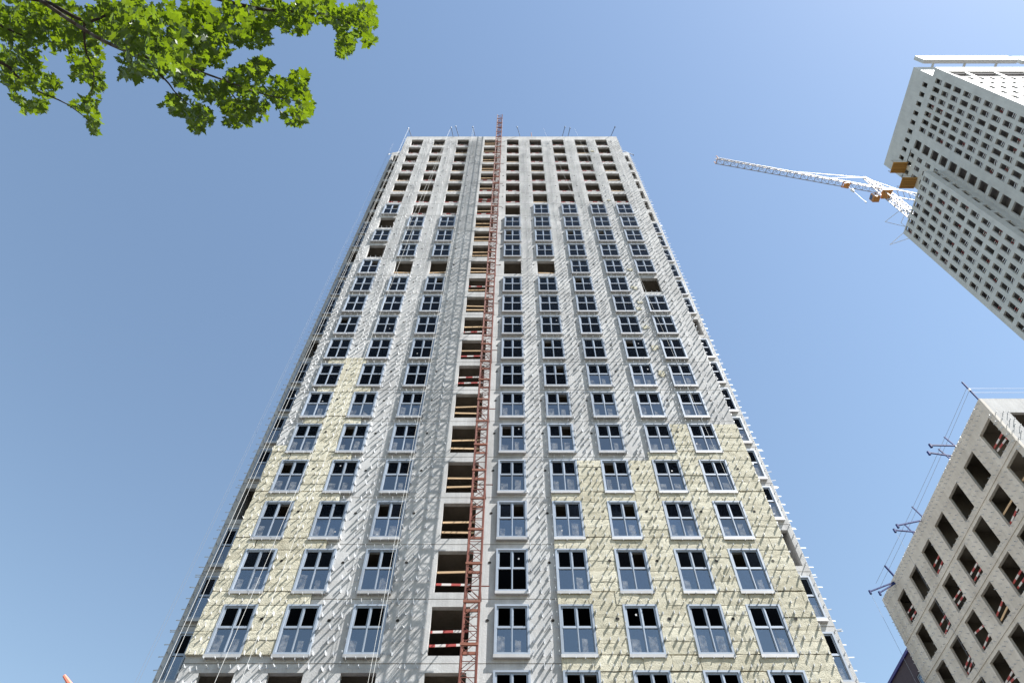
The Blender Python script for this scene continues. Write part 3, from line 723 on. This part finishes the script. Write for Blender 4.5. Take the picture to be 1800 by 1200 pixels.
f = MB(); f.box(0,.06,0,.86,0,.12); f.box(0,.06,0,.86,.5,.62); TR = f.mesh('guard_rail', M['white'])
f = MB(); f.box(0,.06,0,.86,0,.12); f.box(0,.06,0,.86,.5,.62); TRR = f.mesh('guard_rail', M['rail'])
spots = [(XD+.2, c-.43, r-.85) for r in DR[:24] for c in DC]+[(XC+.2, c-.43, r-.8) for r in CR[:24] for c in CC[:7]]
spots = [p for p in spots if random.random() < .82]
spots.sort(key=lambda p: -p[2]); rest = MB()
for i, p in enumerate(spots):
    if i < 300: add('guard_rail', random.choice([TR, TRR, TR]), tb, p, (random.uniform(-.2, .2), 0, 0))
    else: rest.box(p[0], p[0]+.06, p[1], p[1]+.86, p[2], p[2]+.12); rest.box(p[0], p[0]+.06, p[1], p[1]+.86, p[2]+.5, p[2]+.62)
o = add('guard_rail', rest.mesh('guard_rail_rest', M['white']), tb); o['kind'] = 'stuff'
# ochre loading platforms
for y, z, lab in ((52.4, 149.2, 'upper ochre plywood loading platform jutting from the far tower'), (54.0, 143.9, 'lower ochre plywood loading platform beside the crane on the far tower')):
    x1 = XC+.25 if z > 136 else XC+.25
    t = thing('loading_platform', lab, 'platform', (x1, y, z+CAMZ), 'ochre loading platforms on the far tower')
    f = MB(); f.box(x1-3.2, x1, y-1.25, y+1.25, z+CAMZ, z+CAMZ+.18); add('deck', f.mesh('deck', M['ply']), t)
    for q in range(5): f = MB(); f.box(x1-3.25, x1, y-1.2+.56*q, y-1.08+.56*q, z+CAMZ-.16, z+CAMZ-.002); add('joist', f.mesh('joist', M['ply']), t)
    for sy in (-1.2, 1.2): f = MB(); f.bar((x1-3.1,y+sy,z+CAMZ+.18), (x1-3.1,y+sy,z+CAMZ+1.3), .05); f.bar((x1-3.1,y+sy,z+CAMZ+1.3), (x1,y+sy,z+CAMZ+1.3), .04); add('railing', f.mesh('railing', M['crane']), t)
# poles and net at the corner of block D
t = thing('corner_scaffold', 'thin pole scaffold with sagging net at the roof corner of the far tower', 'scaffold', (XD, 61.5, DZ))
f = MB()
for p, q in (((XD,60.5,DZ),(XD-4.5,59.5,DZ+.3)), ((XD,62,DZ),(XD-3.6,63.5,DZ-2.6)), ((XD,62,DZ-2.6),(XD-3.6,63.5,DZ-2.6)), ((XD-4.5,59.5,DZ+.3),(XD-1.5,57.5,DZ+1.5)), ((XD,57.5,DZ+1.5),(XD-1.5,57.5,DZ+1.5)), ((XD,57.5,DZ-.2),(XD,57.5,DZ+1.5)), ((XD,60.5,DZ-.2),(XD,60.5,DZ+2)), ((XD,60.5,DZ+2),(XD,57.5,DZ+1.5))): f.bar(p, q, .06)
add('poles', f.mesh('poles', M['white']), t)

# ================================================================ tower crane behind the far tower
KX, KY = 94.4, 64.5; KZ = 164.0+CAMZ
ck = thing('tower_crane', 'pale yellow tower crane with long lattice jib behind the far tower', 'crane', (KX, KY, 0))
f = MB(); w = .72
for sx in (-1, 1):
    for sy in (-1, 1): f.bar((KX+sx*w, KY+sy*w, 0), (KX+sx*w, KY+sy*w, KZ), .11)
add('mast', f.mesh('mast', M['crane']), ck)
mast_o = [o for o in ck.children if o.name.startswith('mast')][0]
z = 100; i = 0
while z < KZ-1.5:
    f = MB()
    for (a, b) in (((-1,-1),(1,-1)), ((1,-1),(1,1)), ((1,1),(-1,1)), ((-1,1),(-1,-1))):
        s, e = (a, b) if i % 2 else (b, a)
        f.bar((KX+s[0]*w, KY+s[1]*w, z), (KX+e[0]*w, KY+e[1]*w, z+1.7), .06); f.bar((KX+a[0]*w, KY+a[1]*w, z), (KX+b[0]*w, KY+b[1]*w, z), .06)
    add('lattice_bay', f.mesh('lattice_bay', M['crane']), mast_o); z += 1.7; i += 1
f = MB(); f.box(KX-1.2, KX+1.2, KY-1.2, KY+1.2, KZ, KZ+.4); f.bar((KX,KY,KZ+.4), (KX,KY,KZ+1.2), 1.0, 12); add('slewing_ring', f.mesh('slewing_ring', M['cranered']), ck)
JT = Vector((50.6, 56.6, KZ+2.2)); J0 = Vector((KX, KY, KZ+2.2)); D = (JT-J0); LJ = D.length; D.normalize(); N = Vector((-D.y, D.x, 0))
cb = J0+D*2.2-N*1.6
f = MB(); f.box(cb.x-.8, cb.x+.8, cb.y-.8, cb.y+.8, KZ-.3, KZ+1.8); co = add('cab', f.mesh('cab', M['cranered']), ck)
f = MB(); f.box(cb.x-.83, cb.x-.81, cb.y-.6, cb.y+.6, KZ+.4, KZ+1.6); f.box(cb.x-.6, cb.x+.6, cb.y-.83, cb.y-.81, KZ+.4, KZ+1.6); add('cab_glass', f.mesh('cab_glass', M['glass_low']), co)
AP = Vector((KX-1.0, KY-.2, KZ+11.5))
f = MB()
for sx in (-1, 1):
    for sy in (-1, 1): f.bar((KX+sx*w, KY+sy*w, KZ+1.2), (AP.x+sx*.2, AP.y+sy*.2, AP.z), .11)
for q in range(1, 6):
    t_ = q/6; a = w*(1-t_)+.2*t_; zz = KZ+1.2+(AP.z-KZ-1.2)*t_; cx_ = KX+(AP.x-KX)*t_; cy_ = KY+(AP.y-KY)*t_
    for p, r in (((-1,-1),(1,-1)), ((1,-1),(1,1)), ((1,1),(-1,1)), ((-1,1),(-1,-1))): f.bar((cx_+p[0]*a, cy_+p[1]*a, zz), (cx_+r[0]*a, cy_+r[1]*a, zz), .06)
add('tower_head', f.mesh('tower_head', M['crane']), ck)
f = MB(); hw, hh = .75, 1.5
for s in (-1, 1): f.bar(J0+N*s*hw, JT+N*s*hw, .10)
f.bar(J0+Vector((0,0,hh)), JT+Vector((0,0,hh)), .11)
jb = add('jib', f.mesh('jib', M['crane']), ck)
nb = 24
for i in range(nb):
    a, b = J0+D*LJ*i/nb, J0+D*LJ*(i+1)/nb; mid = (a+b)/2+Vector((0,0,hh)); f = MB()
    for s in (-1, 1): f.bar(a+N*s*hw, mid, .05); f.bar(b+N*s*hw, mid, .05)
    f.bar(a+N*hw, a-N*hw, .05); f.bar(a+N*hw, b-N*hw, .045)
    add('lattice_bay', f.mesh('lattice_bay', M['crane']), jb)
f = MB(); f.bar(JT+N*hw-D*.2, JT+N*hw+Vector((0,0,hh)), .09); f.bar(JT-N*hw, JT-N*hw+Vector((0,0,hh)), .09); f.bar(JT+N*hw, JT-N*hw, .09); add('jib_end', f.mesh('jib_end', M['cranered']), ck)
CJ = J0-D*13
f = MB()
for s in (-1, 1): f.bar(J0+N*s*.9, CJ+N*s*.9, .14)
for i in range(8): f.bar(J0-D*13*i/8+N*.9, J0-D*13*(i+1)/8-N*.9, .06)
add('counter_jib', f.mesh('counter_jib', M['crane']), ck)
f = MB(); c0 = CJ+D*1.2; f.box(c0.x-1, c0.x+1, c0.y-1, c0.y+1, c0.z-2.4, c0.z-.15); add('counterweight', f.mesh('counterweight', M['shell']), ck)
for e in (J0+D*LJ*.36+Vector((0,0,hh)), J0+D*LJ*.62+Vector((0,0,hh)), CJ+D*2): f = MB(); f.bar(AP, e, .07); add('pendant_bar', f.mesh('pendant_bar', M['crane']), ck)
TP = J0+D*LJ*.23
f = MB()
for s in (-1, 1): f.bar(TP+N*s*.8-D*.9-Vector((0,0,.25)), TP+N*s*.8+D*.9-Vector((0,0,.25)), .14); f.bar(TP+D*s*.9+N*.8-Vector((0,0,.25)), TP+D*s*.9-N*.8-Vector((0,0,.25)), .12)
f.box(TP.x-.6, TP.x+.6, TP.y-.5, TP.y+.5, TP.z-.8, TP.z-.3); add('trolley', f.mesh('trolley', M['cranered']), ck)
f = MB(); f.bar(TP-Vector((0,0,.8)), TP-Vector((0,0,11.5)), .04); add('hook_rope', f.mesh('hook_rope', M['wire']), ck)
f = MB(); f.bar(TP-Vector((0,0,3.8)), TP-Vector((0,0,5.0)), .42, 8, .25); f.bar(TP-Vector((0,0,11.4)), TP-Vector((0,0,12)), .15, 6); add('hook_block', f.mesh('hook_block', M['white']), ck)

# ================================================================ salmon pole low at the left
tp = onY(113, 1187, 20.0)
sp = thing('bent_pole', 'salmon painted pole with a tapering bent arm, standing free below the sky', 'pole', (tp.x+2.6, 20, 0))
f = MB(); f.bar((tp.x+2.6,20,0), (tp.x+2.6,20,tp.z-2.3), .11, 8); add('shaft', f.mesh('shaft', M['salmon']), sp)
f = MB(); f.bar((tp.x+2.6,20,tp.z-2.3), (tp.x+.5,20,tp.z-.42), .11, 8, .09); f.bar((tp.x+.5,20,tp.z-.42), tp, .09, 8, .05); add('arm', f.mesh('arm', M['salmon']), sp)

# ================================================================ maple tree
tree = thing('maple_tree', 'maple branches with fresh green leaves hanging over the open sky', 'tree', (-10.2, -0.6, 0))
def limb(pts, r0, r1, name, parent):
    P = [Vector(p) for p in pts]; Q = []
    for i in range(len(P)-1):                           # Catmull-Rom
        a = P[max(i-1, 0)]; b = P[i]; c = P[i+1]; d = P[min(i+2, len(P)-1)]
        for t in (0, .25, .5, .75): Q.append(.5*((2*b)+(c-a)*t+(2*a-5*b+4*c-d)*t*t+(3*b-a-3*c+d)*t**3))
    Q.append(P[-1]); f = MB(); n = len(Q)-1
    for i in range(n):
        ra, rb = r0+(r1-r0)*i/n, r0+(r1-r0)*(i+1)/n
        f.bar(Q[i], Q[i+1]+(Q[i+1]-Q[i]).normalized()*ra*.2, ra, 7, rb)
    return add(name, f.mesh(name, M['bark'], True), parent)
trunk = limb([(-10.2,-.6,-.1), (-10.0,-.5,3), (-9.6,-.3,6), (-9.2,0,8.2)], .27, .17, 'trunk', tree)
A0 = Vector((-9.2, 0, 8.2))
limb([A0, at(-150,-20,9.0), at(-20,-6,9.5), at(70,0,9.6), at(148,37,9.6), at(198,25,9.5), at(260,40,9)], .06, .006, 'branch', tree)
limb([A0, at(-140,60,9.6), at(0,110,10), at(25,130,10.1), at(60,157,10.2), at(117,183,10.3), at(160,215,10.3)], .034, .004, 'branch', tree)
limb([at(70,0,9.6), at(160,60,9.0), at(235,95,8.5), at(311,113,8.8), at(390,140,9.4), at(460,165,9.8), at(530,180,10)], .028, .005, 'branch', tree)
limb([at(-20,-6,9.5), at(150,-40,9.4), at(330,-15,9.7), at(450,15,10.2), at(560,25,10.8), at(640,50,11)], .055, .006, 'branch', tree)
limb([at(148,37,9.6), at(150,85,9.8), at(165,130,10), at(160,165,10.1)], .02, .004, 'branch', tree)
limb([at(235,95,8.5), at(290,140,8.9), at(310,165,9), at(345,195,9.1)], .016, .004, 'branch', tree)
limb([at(390,140,9.4), at(415,175,9.5), at(440,195,9.6)], .014, .004, 'branch', tree)
limb([at(198,25,9.5), at(290,35,9.2), at(350,70,9.2), at(400,90,9.3)], .018, .004, 'branch', tree)
limb([at(0,45,10), at(60,70,10.3), at(110,75,10.4)], .02, .004, 'branch', tree)
# leaf outline: five lobed maple, folded a little along the midrib
half = [(0,-.08),(.16,-.30),(.30,-.26),(.26,-.12),(.50,-.10),(.62,-.02),(.50,.08),(.66,.24),(.46,.26),(.30,.22),(.34,.42),(.20,.46),(.12,.62),(0,.80)]
def leaf_into(f, c, n, up, size, fold):
    n = n.normalized(); x = up.cross(n).normalized(); y = n.cross(x); k = len(f.v)
    def pt(a, b): return c + x*a*size + y*b*size + n*(abs(a)*fold*size - .22*size*max(b, 0)**2)
    base = [pt(0, 0)]
    R_ = [pt(a, b) for a, b in half]; L_ = [pt(-a, b) for a, b in half]
    f.v += [tuple(base[0])]+[tuple(p) for p in R_]+[tuple(p) for p in L_]
    m_ = len(half)
    for i in range(m_-1):
        f.f.append((k, k+1+i, k+2+i)); f.f.append((k, k+1+m_+i+1, k+1+m_+i))
ELL = [(30,35,45,42,10.2),(100,45,55,45,10.2),(35,115,42,45,10.2),(80,150,24,20,10.3),(60,188,25,13,10.3),(30,175,12,8,10.3),(190,40,42,42,9.6),(150,105,28,42,10),(172,145,13,25,10.1),(148,185,22,13,10.2),
       (165,216,11,20,10.3),(235,45,40,50,8.0),(255,105,45,26,7.9),(290,60,42,58,7.4),(290,112,32,22,7.6),(345,40,42,42,8.6),(335,100,33,33,8.4),(375,75,33,42,9.2),(408,40,42,38,9.0),(445,62,33,25,10),
       (470,22,42,26,10.4),(520,32,33,28,10.5),(560,18,38,24,10.7),(612,45,27,33,10.9),(640,28,24,28,11),(605,82,18,18,11),(650,72,14,10,11),(330,138,26,20,8.8),(310,185,23,20,9),(348,208,28,24,9.1),(375,162,30,22,9.3),
       (410,200,20,28,9.5),(430,140,38,26,9.5),(440,190,32,28,9.6),(458,118,20,18,9.6),(495,160,22,26,9.8),(524,145,17,22,9.9),(532,185,18,34,10),(512,208,16,14,10),(240,130,40,10,8.2),
       (-60,40,70,80,10),(-50,-60,90,60,10),(80,-50,90,60,9.8),(250,-60,90,60,9),(420,-60,90,60,9.6),(580,-50,70,45,10.6)]  # last row: out-of-view leaf clumps added to shade the crown
LV = []
rl = random.Random(11)
for (cx, cy, rx_, ry_, dp) in ELL:
    inside = cy > -20 and cx > -20
    npx = math.pi*rx_*ry_; cnt = int(npx/(24 if inside else 120)*(dp/9.5)**2)+4
    for _ in range(cnt):
        a = rl.uniform(0, 2*math.pi); r = math.sqrt(rl.random())*rl.uniform(.75, 1.04)
        d = dp+rl.uniform(-.4, 2.3)
        p = at(cx+1.08*rx_*r*math.cos(a), cy+1.08*ry_*r*math.sin(a), d)
        n = Vector((rl.gauss(.1, .65), rl.gauss(-.1, .65), rl.gauss(.9, .3))); u = Vector((rl.gauss(.3, 1), rl.gauss(0, 1), rl.gauss(-.5, .5)))
        LV.append((p, n, u, rl.uniform(.07, .14), d, inside))
LV.sort(key=lambda t: (not t[5], t[4]))
crown = MB()
for i, (p, n, u, s, d, ins) in enumerate(LV):
    if i < 300:
        f = MB(); leaf_into(f, Vector((0,0,0)), n, u, s*1.05, rl.uniform(.05, .3)); add('leaf', f.mesh('leaf', M['leaf']), tree, p)
    else: leaf_into(crown, p, n, u, s, rl.uniform(.05, .35))
o = add('crown', crown.mesh('crown', M['leaf']), tree); o['kind'] = 'stuff'
print('leaves', len(LV), 'brackets', len(BR), 'ebr', len(EB), 'spots', len(spots))
